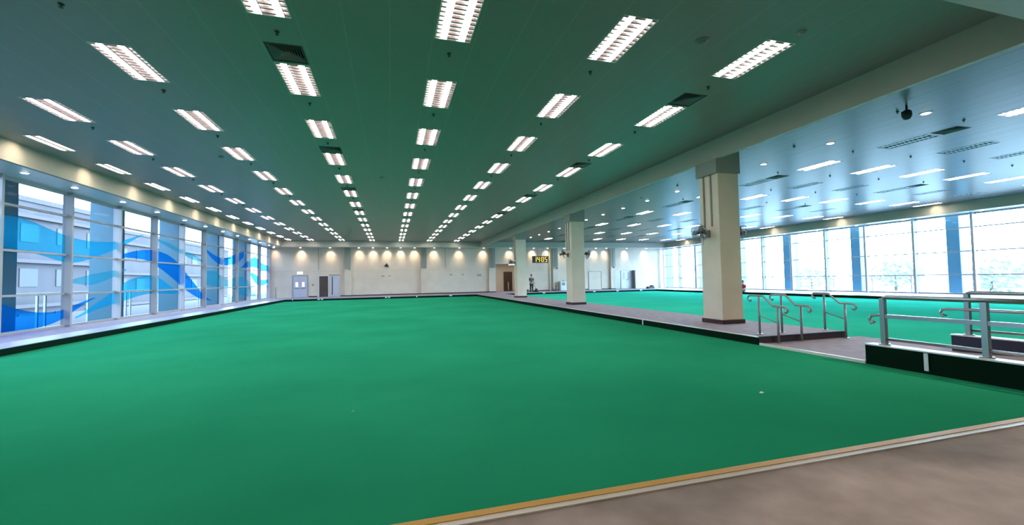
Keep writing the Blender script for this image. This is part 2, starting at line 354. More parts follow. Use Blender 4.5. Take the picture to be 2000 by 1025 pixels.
struct(B(XR, XR+.15, 6.6, YF, 4.5, 5.25).build('wall_right_head', 'wall'), 'wall band over the right windows', 'wall')
# pilasters and trunking on the far wall
for i, (a, b) in enumerate([(-3.94, -3.41), (2.68, 3.25), (9.18, 9.84), (15.83, 16.4), (22.36, 22.93)]):
    o = thing('pilaster', ['cream pilaster right of the brown door', 'cream pilaster in the middle of the blank far wall', 'cream pilaster left of the warm lit passage', 'cream pilaster right of the yellow clock', 'cream pilaster left of the far right doors'][i], 'pilaster', ((a+b)/2, YF, WZ), 'pilasters on the far wall', 'structure')
    hw = (b-a)/2
    B(-hw, hw, -0.22, -0.001, 0.0, BZ-WZ).build('shaft', 'wall', o)
    B(-hw-.004, hw+.004, -0.235, -0.001, 0.0, 0.09).build('skirting', 'skirt', o)
    B(-hw*.9, hw*.9, -0.262, -0.221, 2.38, BZ-WZ-.001).build('trunking_panel', 'duct', o)
    B(-.03, .03, -0.30, -0.263, 2.45, BZ-WZ-.001).build('conduit', 'duct', o)
def base(n, x0, x1): struct(B(x0, x1, YF-.02, YF, WZ, WZ+.09).build('baseboard_far' if n == 0 else 'baseboard_far_%d' % n, 'skirt'), 'dark brown skirting on the far wall, run %s' % ORD[n+1], 'skirting')
for n, (a, b) in enumerate([(-6.88, -6.21), (-4.3, -3.94), (-3.41, 2.68), (3.25, 9.18), (12.9, 15.56), (17.2, 19.85), (21.4, 22.36)]): base(n, a, b)
struct(MB().box(XL, NX0, YF-.003, YF, 2.4, 2.41).build('trim_16', 'duct'), 'hairline joint across the far wall', 'trim')
for n, x in enumerate((-6.11, 5.0)):
    struct(B(x-.02, x+.02, YF-.03, YF, 2.5, BZ).build('trim_%d' % (17+n), 'duct'), 'thin grey conduit on the far wall, %s' % ('above the brown door' if n == 0 else 'right of the middle pilaster'), 'trim')

# ------------------------------------------------------------------ pillars
PILL = [9.02, 18.35, 27.35]
PN = ['nearest square cream pillar, by the step handrails', 'middle square cream pillar of the walkway row', 'farthest square cream pillar, by the yellow clock']
for i, y in enumerate(PILL):
    o = thing('pillar', PN[i], 'pillar', (8.50, y+.35, WZ), 'pillars on the middle walkway', 'thing')
    h = CZ-WZ
    MB().bevbox(-.33, .32, -.35, .35, 0, 4.079-WZ, .006).build('shaft', 'pillar', o)
    MB().bevbox(-.365, .355, -.385, .385, 0.0, .11, .012).build('skirting', 'skirt', o)
    MB().box(-.40, -.352, -.38, .38, 4.08-WZ, BZ-WZ-.002).box(-.352, .36, -.38, .38, 4.08-WZ, BZ-WZ-.002).box(-.245, .36, -.38, .38, BZ-WZ-.002, h-.002).build('collar', 'collar', o)
    for yy in (-.10, .16):
        MB().box(-.365, -.329, yy-.018, yy+.018, 2.55, 4.08-WZ).build('conduit', 'duct', o)

# wall fans on the pillars
def make_fan():
    r = thing('pillar_fan', 'x', 'fan', (0, 0, 0), 'wall fans on the pillars')
    # local: wall at x=0 ; fan reaches to -x, tilted down
    B(-.03, 0, -.06, .06, -.10, .10).build('wall_plate', 'grey', r)
    MB().tube([(-.02, 0, 0), (-.12, 0, .02), (-.2, 0, .05)], .025).build('arm', 'dark', r)
    t = Matrix.Translation((-.24, 0, .06)) @ Matrix.Rotation(math.radians(-18), 4, 'Y')
    mo = MB().lathe([(.03, .06), (.07, .05), (.075, -.04), (.05, -.08), (.02, -.09)], axis='x').xf(t).build('motor', 'dark', r)
    g = MB()
    for rad, x in ((.235, -.13), (.235, -.11), (.16, -.165), (.08, -.18), (.18, -.075)):
        g.tube([(x, rad*math.cos(a), rad*math.sin(a)) for a in [2*PI*k/24 for k in range(25)]], .004, 5, False)
    for k in range(20):
        a = 2*PI*k/20; c, s_ = math.cos(a), math.sin(a)
        g.tube([(-.185, .04*c, .04*s_), (-.165, .16*c, .16*s_), (-.12, .237*c, .237*s_), (-.075, .18*c, .18*s_), (-.05, .07*c, .07*s_)], .003, 4, False)
    g.xf(t).build('guard', 'dsteel', r)
    for k in range(3):
        a0 = 2*PI*k/3; pts = []
        for j in range(6):
            rr = .035+.18*j/5; wdt = .03+.075*math.sin(PI*(.25+.6*j/5))
            for sgn in (-1, 1):
                an = a0+sgn*wdt/max(rr, .06)*.5
                for th in (0, .006): pts.append((-.12+sgn*.015+th, rr*math.cos(an), rr*math.sin(an)))
        fs = []
        for j in range(5):
            q = j*4; n_ = q+4
            fs += [(q, q+2, n_+2, n_), (q+1, n_+1, n_+3, q+3), (q, n_, n_+1, q+1), (q+2, q+3, n_+3, n_+2)]
        fs += [(0, 1, 3, 2), (20, 22, 23, 21)]
        MB().add(pts, fs, True).xf(t).build('blade', 'grey', r)
    MB().lathe([(.0, -.195), (.035, -.19), (.04, -.10), (.03, -.07)], axis='x').xf(t).build('hub', 'dark', r)
    MB().tube([(-.16, .03, -.02), (-.16, .03, -.30)], .004, 5).build('pull_cord', 'dark', r)
    return r
fan = make_fan()
fl = [(8.148, 9.42, 2.52, 0.25, 'grey wall fan on the left face of the nearest pillar'), (8.84, 9.45, 2.52, PI-.2, 'grey wall fan on the right face of the nearest pillar'),
      (8.148, 18.72, 2.52, 0.25, 'grey wall fan on the left face of the middle pillar'), (8.84, 18.75, 2.52, PI-.2, 'grey wall fan on the right face of the middle pillar'),
      (8.148, 27.72, 2.52, 0.25, 'grey wall fan on the left face of the farthest pillar')]
for i, (x, y, z, rz, lab) in enumerate(fl):
    o = fan if i == 0 else copy_tree(fan)
    o.location = (x, y, z); o.rotation_euler = (0, 0, rz); o['label'] = lab

# ------------------------------------------------------------------ ceiling light fittings
def make_troffer(wd, lit):
    r = thing('ceiling_light', 'x', 'ceiling light', (0, 0, CZ))
    h = .05; a, b = wd/2, LL/2
    hs = MB()
    e = .012
    hs.box(-a, a, -b, b, h, h+.01)
    hs.box(-a, -a+e, -b, b, -.003, h).box(a-e, a, -b, b, -.003, h).box(-a+e, a-e, -b, -b+e, -.003, h).box(-a+e, a-e, b-e, b, -.003, h)
    hs.build('housing', 'tray' if lit else 'tray_off', r)
    bx = wd/4; tw = .042 if wd > .4 else .035
    for s in (-1, 1):
        MB().bevbox(s*bx-tw, s*bx+tw, -b+.03, b-.03, .003, .026, .004).build('tube', ('tube' if wd > .4 else 'tube_edge') if lit else 'tube_off', r)
    # louver: three combs of cross blades on one end bar, a single connected grid
    n = 12 if wd > .4 else 24; th = .014 if wd > .4 else .006
    x_lo, x_hi, y_lo, y_hi = -a+e+.001, a-e-.001, -b+e+.001, b-e-.001
    yb = y_lo+.008; rw = .005
    ol = [(x_lo, y_lo), (x_hi, y_lo), (x_hi, yb)]
    for x0, x1 in ((bx+tw+.004, x_hi), (-bx+tw+.004, bx-tw-.004), (x_lo, -bx-tw-.004)):
        if x1 < x_hi: ol.append((x1, yb))
        ol.append((x0+rw, yb))
        for k in range(n):
            y = -b+LL*(k+.5)/n
            ol += [(x0+rw, y-th), (x1, y-th), (x1, y+th), (x0+rw, y+th)]
        ol += [(x0+rw, y_hi), (x0, y_hi)]
        if x0 > x_lo: ol.append((x0, yb))
    ol = [p for i, p in enumerate(ol) if i == 0 or p != ol[i-1]]
    m_ = len(ol)
    lo = MB().add([(x, y, 0.0) for x, y in ol]+[(x, y, .03) for x, y in ol], [tuple(range(m_-1, -1, -1)), tuple(range(m_, 2*m_))]+[(i, (i+1) % m_, m_+(i+1) % m_, m_+i) for i in range(m_)])
    lo.build('louver', 'louv' if lit else 'louv_off', r)
    return r
def wash(parent, pw):
    l = bpy.data.lights.new('lamp', 'SPOT'); l.energy = pw; l.spot_size = math.radians(72); l.spot_blend = 1.0; l.color = (1.0, .84, .66); l.shadow_soft_size = .06
    o = bpy.data.objects.new('lamp', l); COL.objects.link(o); o.parent = parent; o.location = (-.15, 0, -.012)
    o.rotation_euler = Vector((-.58, 0, -.30)).to_track_quat('-Z', 'Y').to_euler()
P_lit = make_troffer(LW, True); P_nar = make_troffer(0.36, True); P_off = make_troffer(LW, False); P_offn = make_troffer(.36, False); wash(P_nar, 60)
used = set()
def place(proto, loc, label, group):
    o = copy_tree(proto) if proto.name in used else proto
    used.add(proto.name); o.location = loc; o['label'] = label; o['group'] = group
    return o
for c, r in MAIN_L:
    place(P_nar if c == 0 else P_lit, (COLS[c], ROWS[r], CZ),
          'lit %s ceiling light, %s from far wall in %s line from left windows' % ('narrow' if c == 0 else 'twin', ORD[15-r], ORD[c+1]), 'ceiling lights over the main green')
for c, r in RIGHT_L:
    on = r % 2 == 1
    place(P_lit if on else P_off, (RCOLS[c], ROWS[r], CZ),
          '%s ceiling light, %s from far wall in %s line beyond the pillars' % ('lit' if on else 'unlit dark', ORD[15-r], ORD[c+1]), 'ceiling lights over the second green')
for r in EDGE_L:
    on = r % 2 == 1
    o = place(P_nar if on else P_offn, (EX, ROWS[r], CZ), '%s narrow ceiling light beside the right bulkhead, %s from far wall' % ('lit' if on else 'unlit dark', ORD[15-r]), 'ceiling lights over the second green'); o.rotation_euler = (0, 0, PI)
# square air diffusers
def make_vent():
    r = thing('air_diffuser', 'x', 'air vent', (0, 0, CZ), 'square air diffusers')
    a, b = .265, VL/2
    MB().box(-a, a, -b, b, .14, .15).box(-a, -a+.02, -b, b, -.003, .14).box(a-.02, a, -b, b, -.003, .14).box(-a+.02, a-.02, -b, -b+.02, -.003, .14).box(-a+.02, a-.02, b-.02, b, -.003, .14).build('housing', 'dark', r)
    for q in range(4):
        mb = MB()
        for k in range(6):
            s = .235-.037*k; s2 = s-.035
            # sloping blade of one quarter
            vs = [(-s, -s, .0), (s, -s, .0), (s2, -s2, .05), (-s2, -s2, .05), (-s, -s, .006), (s, -s, .006), (s2, -s2, .056), (-s2, -s2, .056)]
            mb.add(vs, [(3, 2, 1, 0), (4, 5, 6, 7), (0, 1, 5, 4), (2, 3, 7, 6), (1, 2, 6, 5), (3, 0, 4, 7)])
        mb.xf(Matrix.Rotation(q*PI/2, 4, 'Z')).build('vane', 'grey', r)
    return r
vent = make_vent()
for c, r in VENTS: place(vent, (COLS[c], ROWS[r]+VY, CZ), 'square dark air diffuser, %s from far wall in %s light line from left windows' % (ORD[8-r//2], ORD[c+1]), 'square air diffusers')
for c, r in RV: place(vent, (RCOLS[c], ROWS[r]+VY, CZ), 'square dark air diffuser, %s from far wall in %s light line beyond pillars' % (ORD[8-r//2], ORD[c+1]), 'square air diffusers')
# sprinkler heads
sh = thing('sprinkler_head', 'x', 'sprinkler', (0, 0, CZ), 'sprinkler heads')
MB().lathe([(.035, -.001), (.03, -.012), (.014, -.015), (.012, -.042)], n=10).build('body', 'dark', sh)
MB().lathe([(.024, -.042), (.024, -.048)], n=10).build('deflector', 'dark', sh)
for c in range(1, 7):
    for r in range(1, 9):
        place(sh, (COLS[c], ROWS[r]+.97, CZ), 'small dark sprinkler just beyond light %s from far wall, %s line from left' % (ORD[15-r], ORD[c+1]), 'sprinkler heads')
for c, x in enumerate((10.8, 13.0, 15.4, 17.85, 20.3)):
    for r in range(1, 6):
        place(sh, (x, ROWS[r]+1.0, CZ), 'small dark sprinkler over second green, %s across from pillars, row %s from near end' % (ORD[c+1], ORD[r]), 'sprinkler heads')
# round detectors and a ceiling camera
for x, y, lab in ((4.55, 5.23, 'round grey speaker grille between the two nearest right lights'), (5.82, 4.67, 'round smoke detector by the nearest right light')):
    o = thing('ceiling_detector', lab, 'detector', (x, y, CZ)); rr = .1 if y > 5 else .06
    MB().lathe([(rr, -.001), (rr*.95, -.012), (rr*.7, -.016), (rr*.6, -.035), (rr*.3, -.04)], n=20).build('body', 'grey' if y > 5 else 'duct', o)
for x, y, lab in ((-4.5, 13.4, 'tiny round detector between the second and third light lines'), (-.28, 15.0, 'tiny round detector between the fourth and fifth light lines')):
    tag(MB().lathe([(.06, -.001), (.055, -.03), (.03, -.04)], cx=x, cyy=y, cz=CZ, n=16).build('ceiling_detector', 'grey'), lab, 'detector')
o = thing('ceiling_speaker', 'dark box speaker hanging beside the nearest downlight beyond the pillars', 'speaker', (10.6, 6.25, CZ))
MB().tube([(0, 0, -.001), (0, 0, -.12)], .02).build('stem', 'dark', o)
MB().lathe([(.05, -.1), (.085, -.14), (.09, -.22), (.06, -.29), (.02, -.31)], n=14).build('body', 'dark', o)
MB().box(-.12, -.08, -.03, .03, -.2, -.14).build('bracket', 'dark', o)

# ------------------------------------------------------------------ downlights
def make_down(mat):
    r = thing('downlight', 'x', 'downlight', (0, 0, 0))
    MB().lathe([(.11, -.001), (.11, -.008), (.085, -.010), (.08, -.004)], n=20).build('trim_ring', 'white', r)
    MB().lathe([(.08, -.004), (.07, -.018), (.04, -.024)], n=20).build('lens', mat, r)
    return r
def spot(parent, pw, size, blend, rot, loc, col=(1.0, .80, .58)):
    l = bpy.data.lights.new('lamp', 'SPOT'); l.energy = pw; l.spot_size = size; l.spot_blend = blend; l.color = col; l.shadow_soft_size = .05
    o = bpy.data.objects.new('lamp', l); COL.objects.link(o); o.parent = parent; o.location = loc; o.rotation_euler = rot
def pnt(parent, pw, loc, col=(1.0, .82, .60)):
    l = bpy.data.lights.new('lamp', 'POINT'); l.energy = pw; l.color = col; l.shadow_soft_size = .08
    o = bpy.data.objects.new('lamp', l); COL.objects.link(o); o.parent = parent; o.location = loc
pd = make_down('bulb'); pc = make_down('bulb2')
FARX = [-9.5, -7.45, -5.09, -2.71, -1.52, -.3, .89, 2.12, 3.91, 6.27, 8.63, 11.3, 13.7, 15.18, 16.98, 19.0, 20.53, 21.75, 24.15, 26.54]
for i, x in enumerate(FARX):
    o = place(pd, (x, 39.95, BZ), 'small warm downlight washing the far wall, %s from the left end' % ORD[i+1], 'downlights along the far wall')
    spot(o, SPOT, math.radians(74), 1.0, (math.radians(40), 0, 0), (0, 0, -.03))
LY = [11.7, 14.16, 16.0, 18.42, 20.76, 23.2, 25.5, 27.9, 30.3, 32.7, 35.1, 37.5, 39.0]
for i, y in enumerate(LY):
    o = place(pc, (-9.25, y, BZ), 'round downlight in the low soffit by left windows, %s from near end' % ORD[i+1], 'downlights above the left windows')
RY = [12.26, 14.0, 17.4, 20.0, 22.6, 25.2, 27.8, 30.4, 33.0, 35.6, 38.2]
for i, y in enumerate(RY):
    o = place(pc, (28.75, y, BZ), 'round downlight in the low soffit by right windows, %s from near end' % ORD[i+1], 'downlights above the right windows')
for i in range(16):
    o = place(pd, (11.55, 4.30+2.15*i, CZ), 'round downlight beside the pillars, %s from near end of its row' % ORD[i+1], 'downlights beside the pillars')
    spot(o, 130, math.radians(130), 1.0, (0, 0, 0), (0, 0, -.04), (1.0, .9, .78))
o = place(pd, (8.5, 2.4, BZ), 'added unseen downlight above the ramp, aimed at the nearest pillar', 'downlights above the near walkway')
spot(o, 380, math.radians(130), 1.0, (math.radians(30), 0, 0), (0, 0, -.04), (1.0, .86, .72))  # unseen lamp added to brighten the near face of the first pillar
for i, x in enumerate((-6.5, -4.2, -1.9, .4, 2.7, 5.0)):
    o = place(pd, (x, .4, BZ), 'round downlight above the near taupe walkway, %s from left' % ORD[i+1], 'downlights above the near walkway')
    spot(o, 300, math.radians(50), .4, (0, 0, 0), (0, 0, -.04), (1.0, .90, .80))

# ------------------------------------------------------------------ windows
def window(n, side, y0, y1, last, lab):
    o = bpy.data.objects.new('window_%d' % n, None); COL.objects.link(o)
    tag(o, lab, 'window', kind='structure')
    x = XL if side < 0 else XR
    xi, xo = (x, x-.12) if side < 0 else (x, x+.12)
    xa, xb = min(xi, xo), max(xi, xo)
    o.location = (x, y0, 0)
    f = MB()
    d = (.0, .12) if side > 0 else (-.12, 0.0)
    fin = (-.20, .12) if side > 0 else (-.12, .13)
    L = y1-y0
    hwm = .055 if side > 0 else .04
    f.box(fin[0], fin[1], -hwm, hwm, WZ, BZ)
    if last: f.box(fin[0], fin[1], L-.04, L+.04, WZ, BZ)
    yb = L-.04
    tz = [.16, 1.21, 2.45, 3.70, 4.45]
    for k, z in enumerate(tz):
        z0, z1 = (z, z+.075) if k == 0 else ((z-.09, z) if k == 4 else (z-.03, z+.03))
        f.box(d[0]*.8, d[1]*.8, hwm, yb, z0, z1)
    f.build('frame', 'mull', o)
    p = MB(); q = d[0]*.5 if side < 0 else d[1]*.5
    for k in range(4):
        p.box(q-.005, q+.005, hwm, yb, tz[k]+(.075 if k == 0 else .03), tz[k+1]-(.09 if k == 3 else .03))
    p.build('pane', 'glassL' if side < 0 else 'glassR', o)
S = 2.575
nb = 0
for k in range(-4, 10):
    y0 = 16.95+S*k; y1 = y0+S
    if y1 > YF: y1 = YF
    nb += 1
    window(nb, -1, y0, y1, k == 9, 'left wall window bay, %s from near end, with wave film' % ORD[nb])
for k in range(-4, 10):
    y0 = 17.15+2.6*k; y1 = y0+2.6
    if y0 > YF-.3: break
    y1 = min(y1, YF)
    nb += 1
    window(nb, 1, y0, y1, y1 == YF, 'right wall clear window bay, %s from near end' % ORD[nb-14])
tag(MB().tube([(28.45, YF-.09, WZ), (28.45, YF-.09, BZ)], .05, 10).build('corner_pipe', 'nose'), 'thin pale vertical pipe at the far right corner', 'pipe')

# wave films stuck on the left panes
def sample(cv, y):
    for (a, b), (c, d) in zip(cv[:-1], cv[1:]):
        if a <= y <= c:
            t = (y-a)/(c-a); return b+(d-b)*t
    return cv[0][1] if y < cv[0][0] else cv[-1][1]
def smooth(cv, y, w=.35):
    return sum(sample(cv, y+w*(k/3)) for k in range(-3, 4))/7
def film(label, up, lo, mat, x=XL-.049):
    y0, y1 = max(up[0][0], lo[0][0]), min(up[-1][0], lo[-1][0], YF-.05)
    n = max(8, int((y1-y0)/.12)); vs = []; fs = []
    for i in range(n+1):
        y = y0+(y1-y0)*i/n; a, b = smooth(lo, y), smooth(up, y)
        if b-a < .012: b = a+.012
        for xx in (x, x+.002): vs += [(xx, y, a), (xx, y, b)]
    for i in range(n):
        q = i*4; p = q+4
        fs += [(q, p, p+1, q+1), (q+2, q+3, p+3, p+2), (q+1, p+1, p+3, q+3), (q, q+2, p+2, p)]
    fs += [(0, 1, 3, 2), (n*4, n*4+2, n*4+3, n*4+1)]
    tag(MB().add(vs, fs, True).build('window_film', mat), label, 'window film', 'wave films on the left windows')
A_up = [(11, 3.1), (13, 3.3), (14.55, 3.40), (15.39, 3.40), (16.26, 3.2), (17.1, 3.04), (18.05, 2.98), (19.08, 3.05), (19.78, 3.14), (21.42, 3.6)]
A_lo = [(11, 2.2), (13, 2.5), (14.53, 2.53), (15.36, 2.48), (16.09, 2.36), (17.07, 2.18), (17.6, 2.24), (18.42, 2.47), (19.17, 2.71), (19.79, 2.91), (21.42, 3.59)]
B_up = [(11, 1.5), (13.5, 1.25), (14.5, 1.07), (14.91, .91), (15.41, .77), (15.89, .68), (16.68, .66), (17.08, .74), (17.64, .89), (18.39, 1.06)]
B_lo = [(11, .3), (14.53, .2), (15.55, .22), (16.03, .25), (16.65, .33), (17.09, .50), (17.45, .67), (18.39, 1.05)]
C_up = [(17.43, .39), (18.46, .84), (19.26, 1.16), (19.74, 1.4), (20.31, 1.66), (21.06, 1.8), (21.78, 1.86), (22.25, 1.87), (22.72, 1.75), (23.42, 1.48), (24.52, 1.04)]
C_lo = [(17.43, .36), (18.12, .55), (19.15, .72), (20.33, .89), (20.99, 1.0), (21.86, 1.08), (22.5, 1.08), (23.44, 1.02), (24.52, 1.0)]
D_up = [(19.71, 2.6), (20.19, 2.72), (20.94, 2.88), (21.75, 2.96), (22.31, 2.97), (22.88, 2.93), (23.49, 2.84), (24.25, 2.59), (24.83, 2.29), (25.57, 1.86), (26.57, 1.31), (27.35, .87), (28.42, .5)]
D_lo = [(19.71, 2.51), (20.47, 2.55), (21.76, 2.5), (22.33, 2.33), (23.2, 2.03), (24.28, 1.6), (24.86, 1.3), (25.72, 1.01), (26.79, .68), (28.42, .48)]
E_up = [(27.36, 3.53), (28.2, 3.28), (29.18, 3.08), (29.97, 3.03), (30.91, 3.1), (31.92, 3.32), (33.16, 3.55), (34.08, 3.7)]
E_lo = [(27.37, 3.44), (28.37, 2.97), (29.19, 2.72), (29.98, 2.59), (30.92, 2.62), (31.93, 2.71), (33.17, 2.98), (34.17, 3.36)]
F_up = [(33.51, 2.55), (35.16, 3.18), (36.01, 3.4), (37.01, 3.46), (38.3, 3.08), (39.69, 2.94), (40.8, 2.91)]
F_lo = [(33.51, 2.52), (35.17, 2.66), (37.02, 2.65), (38.31, 2.44), (39.7, 2.43), (40.81, 2.5)]
G_up = [(35.27, 2.26), (36.23, 2.24), (37.03, 2.1), (38.32, 1.73), (39.71, 1.73), (40.69, 1.87)]
G_lo = [(35.27, 2.19), (36.24, 1.66), (37.47, 1.26), (39.24, 1.27), (40.44, 1.6)]
H_up = [(27.47, 2.19), (29.2, 2.23), (30.0, 1.8), (31.08, 1.7), (32.1, 1.87), (33.86, 1.94), (35.1, 1.6), (36.85, 1.05)]
H_lo = [(27.48, 1.45), (29.22, 1.27), (30.01, 1.25), (31.09, 1.22), (32.11, 1.1), (33.22, .7), (35.12, .49), (36.85, .5)]
I_up = [(17.0, 1.62), (18.2, 1.85), (19.4, 2.02), (20.2, 2.1)]; I_lo = [(17.0, 1.58), (18.2, 1.45), (19.4, 1.75), (20.2, 2.08)]
J_up = [(22.2, 3.5), (23.5, 3.42), (24.5, 3.2), (26.0, 3.05), (27.4, 2.7)]; J_lo = [(22.2, 3.45), (23.5, 3.2), (24.5, 3.0), (26.0, 2.75), (27.4, 2.65)]
film('broad cyan wave film across the two nearest bays at left', A_up, A_lo, 'film_cyan')
film('deep blue wave film along the foot of the nearest bays', B_up, B_lo, 'film_blue', XL-.045)
film('cyan arching wave film starting low in the second near bay', C_up, C_lo, 'film_cyan', XL-.041)
film('long blue wave film arching down from third bay to sixth', D_up, D_lo, 'film_blue')
film('blue hanging wave film high in the middle bays', E_up, E_lo, 'film_blue')
film('blue wave film high in the bays nearest the far wall', F_up, F_lo, 'film_blue', XL-.045)
film('blue wave film at mid height nearest the far wall', G_up, G_lo, 'film_blue')
film('pale teal wave film low in the far middle bays', H_up, H_lo, 'film_teal', XL-.041)
film('pale teal sliver of film at mid height of second near bay', I_up, I_lo, 'film_teal')
film('thin pale teal film high in the fourth and fifth bays', J_up, J_lo, 'film_teal', XL-.045)

# ------------------------------------------------------------------ outside
struct(B(XL-8, XL-.13, 0, 75, -0.4, -.02).build('ground_left', 'terrace'), 'pale terrace outside the left windows', 'ground')
struct(B(XR+.13, XR+8, 0, 75, -0.4, -.02).build('ground_right', 'conc'), 'pale terrace outside the right windows', 'ground')
for i in range(6):
    y = 15.3+5.19*(i-1)
    tag(MB().bevbox(-11.35, -10.5, y, y+.6, -.02, 5.2, .02).build('outdoor_column', 'tealcol'), 'square teal column outside the left windows, %s from near end' % ORD[i+1], 'column', 'columns outside the left windows')
for i in range(7):
    y = 15.68+5.19*(i-1)
    tag(MB().bevbox(30.2, 31.1, y, y+.6, -.02, 5.2, .02).build('outdoor_column', 'bluecol'), 'square blue column outside the right windows, %s from near end' % ORD[i+1], 'column', 'columns outside the right windows')
def terrace_rail(x, y0, y1, lab):
    o = thing('terrace_railing', lab, 'railing', (x, y0, -.02))
    L = y1-y0
    MB().tube([(0, 0, 1.22), (0, L, 1.22)], .035).build('top_rail', 'dsteel', o)
    n = int(L/2.6)
    for k in range(n+1):
        for d in (0, .36):
            B(-.03, .03, k*2.6+d, k*2.6+d+.06, 0, 1.2).build('post', 'dsteel', o)
terrace_rail(-12.0, 8.6, 45, 'steel railing on the terrace outside the left windows')
terrace_rail(31.3, 7.9, 45, 'steel railing on the terrace outside the right windows')
def building(x0, x1, y0, y1, z, lab, floors, step):
    o = thing('building', lab, 'building', (x0, y0, -6))
    H = z+6; X, L = x1-x0, y1-y0
    B(0, X, 0, L, 0, H).build('wall', 'bldg', o)
    s = X
    for k in range(floors):
        zz = H-1.2-step*k
        B(X, X+.35, -.1, L+.1, zz, zz+.25).build('ledge', 'ledge', o)
        wn = MB(); y = 1.0
        mbw = []
        while y+1.6 < L:
            B(X+.001, X+.04, y, y+1.6, zz-1.7, zz-.4).build('window', 'bldg2', o); y += 3.4
    B(X-.6, X+.1, 0, L, H, H+.35).build('parapet', 'ledge', o)
    return o
building(-34, -25, 20, 48, 7.6, 'lavender grey building seen through the nearest left windows', 3, 3.2)
building(-36, -27, 52, 84, 7.0, 'lavender grey building farther along behind the left windows', 3, 3.2)
def tree(x, y, h, r, lab):
    o = thing('tree', lab, 'tree', (x, y, -4))
    MB().tube([(0, 0, 0), (.1, .05, h*.4), (0, 0, h*.7)], .2, 8, True, [.25, .18, .1]).build('trunk', 'bark', o)
    c = MB(); rnd = random.Random(int(x*31+y))
    for k in range(420):
        u, v = rnd.uniform(-1, 1), rnd.uniform(0, 2*PI); q = rnd.random()**.4
        s = math.sqrt(1-u*u); px, py, pz = r*q*s*math.cos(v), r*q*s*math.sin(v), h*.75+r*.7*q*u
        a = Vector((rnd.uniform(-1, 1), rnd.uniform(-1, 1), rnd.uniform(-1, 1))).normalized(); b = a.cross(Vector((.3, .5, .8))).normalized()
        e = rnd.uniform(.18, .4); p = Vector((px, py, pz)); n_ = a.cross(b)*.03
        c.add([p+a*e, p+b*e*.5, p-a*e, p-b*e*.5, p+n_, p-n_], [(0, 1, 4), (1, 2, 4), (2, 3, 4), (3, 0, 4), (1, 0, 5), (2, 1, 5), (3, 2, 5), (0, 3, 5)])
    c.build('crown', 'leaf', o)
for x, y, h, r, lab in ((50, 24, 6.6, 2.6, 'pale leafy tree beyond the railing, nearest through right windows'), (56, 35, 7.0, 2.6, 'pale leafy tree beyond the railing, second through right windows'), (62, 50, 6.5, 3, 'pale leafy tree beyond the railing, third through right windows')):
    tree(x, y, h, r, lab)

# ------------------------------------------------------------------ ramp kerbs and railings
def kerb(name, x0, x1, y0, y1, zt, mat, lab):
    o = thing(name, lab, 'kerb', (x0, y0, 0.0))
    B(0, x1-x0, 0, y1-y0, -.05, zt-.02).build('body', mat, o)
    B(-.008, x1-x0+.008, 0, y1-y0+.008, zt-.02, zt).build('coping', 'white', o)
    return o
kerb('ramp_kerb', GX1, GX1+.18, 1.0, 4.92, .315, 'riser', 'dark green kerb wall with white top along the near ramp side')
kerb('ramp_kerb', 9.4, 9.56, 1.0, 5.07, .32, 'navy', 'dark navy kerb wall with pale top on the far ramp side')
def ramp_rail(x, ys, zb, hook_y, lab, side):
    o = thing('ramp_railing', lab, 'railing', (x, ys[0], zb)); yl = 1.0-ys[0]
    for y in ys:
        p = B(-.032, .032, y-ys[0]-.032, y-ys[0]+.032, 0, .70).build('post', 'steel', o)
        MB().lathe([(.075, 0.001), (.07, .012), (.05, .014)], n=16, cyy=y-ys[0]).build('base_plate', 'steel', p)
    MB().tube([(0, .0, .70), (0, -.05, .725), (0, yl, .725)], .028, 10).build('top_rail', 'steel', o)
    hy = hook_y-ys[0]
    MB().tube([(side*.09, hy+.02, .33), (side*.09, hy-.02, .325), (side*.09, hy+.035, .30), (side*.09, hy+.06, .36), (side*.09, hy+.03, .42), (side*.09, hy-.06, .435), (side*.09, yl, .435)], .021, 10).build('handrail', 'steel', o)
    B(-.022, .022, yl, 0-.03, .405, .46).build('middle_rail', 'steel', o)
    MB().tube([(0, -.03, .085), (0, yl, .085)], .022, 10).build('bottom_rail', 'steel', o)
    return o
ramp_rail(7.25, [4.72, 3.56, 2.40, 1.24], .315, 4.92, 'steel railing on the near dark green ramp kerb', 1)
ramp_rail(9.48, [4.87, 3.71, 2.55, 1.39], .32, 5.14, 'steel railing on the far navy ramp kerb', -1)
# step handrails
def step_rail(x, lab):
    o = thing('step_handrail', lab, 'handrail', (x, 7.25, WZ), 'handrails at the steps'); d = -.45; lz = .03-WZ
    for y, z0, z1 in ((0, 0, .80), (d, lz, .60)):
        p = MB().tube([(0, y, z0+.001), (0, y, z1)], .022, 10).build('post', 'dsteel', o)
        MB().lathe([(.06, z0+.001), (.055, z0+.012), (.03, z0+.014)], n=16, cyy=y).build('base_plate', 'steel', p)
    MB().tube([(0, .20, .70), (0, .235, .695), (0, .27, .72), (0, .275, .77), (0, .24, .805), (0, .18, .81), (0, -.10, .81), (0, -.34, .61), (0, d-.12, .605), (0, d-.19, .60), (0, d-.225, .565), (0, d-.225, .515), (0, d-.19, .49), (0, d-.155, .50)], .021, 10).build('handrail', 'steel', o)
    MB().tube([(0, 0, .40), (0, d, .27)], .012, 8).build('middle_rail', 'dsteel', o)
step_rail(7.5, 'steel step handrail nearest the main green'); step_rail(8.1, 'middle one of the three steel step handrails'); step_rail(9.32, 'steel step handrail nearest the second green')

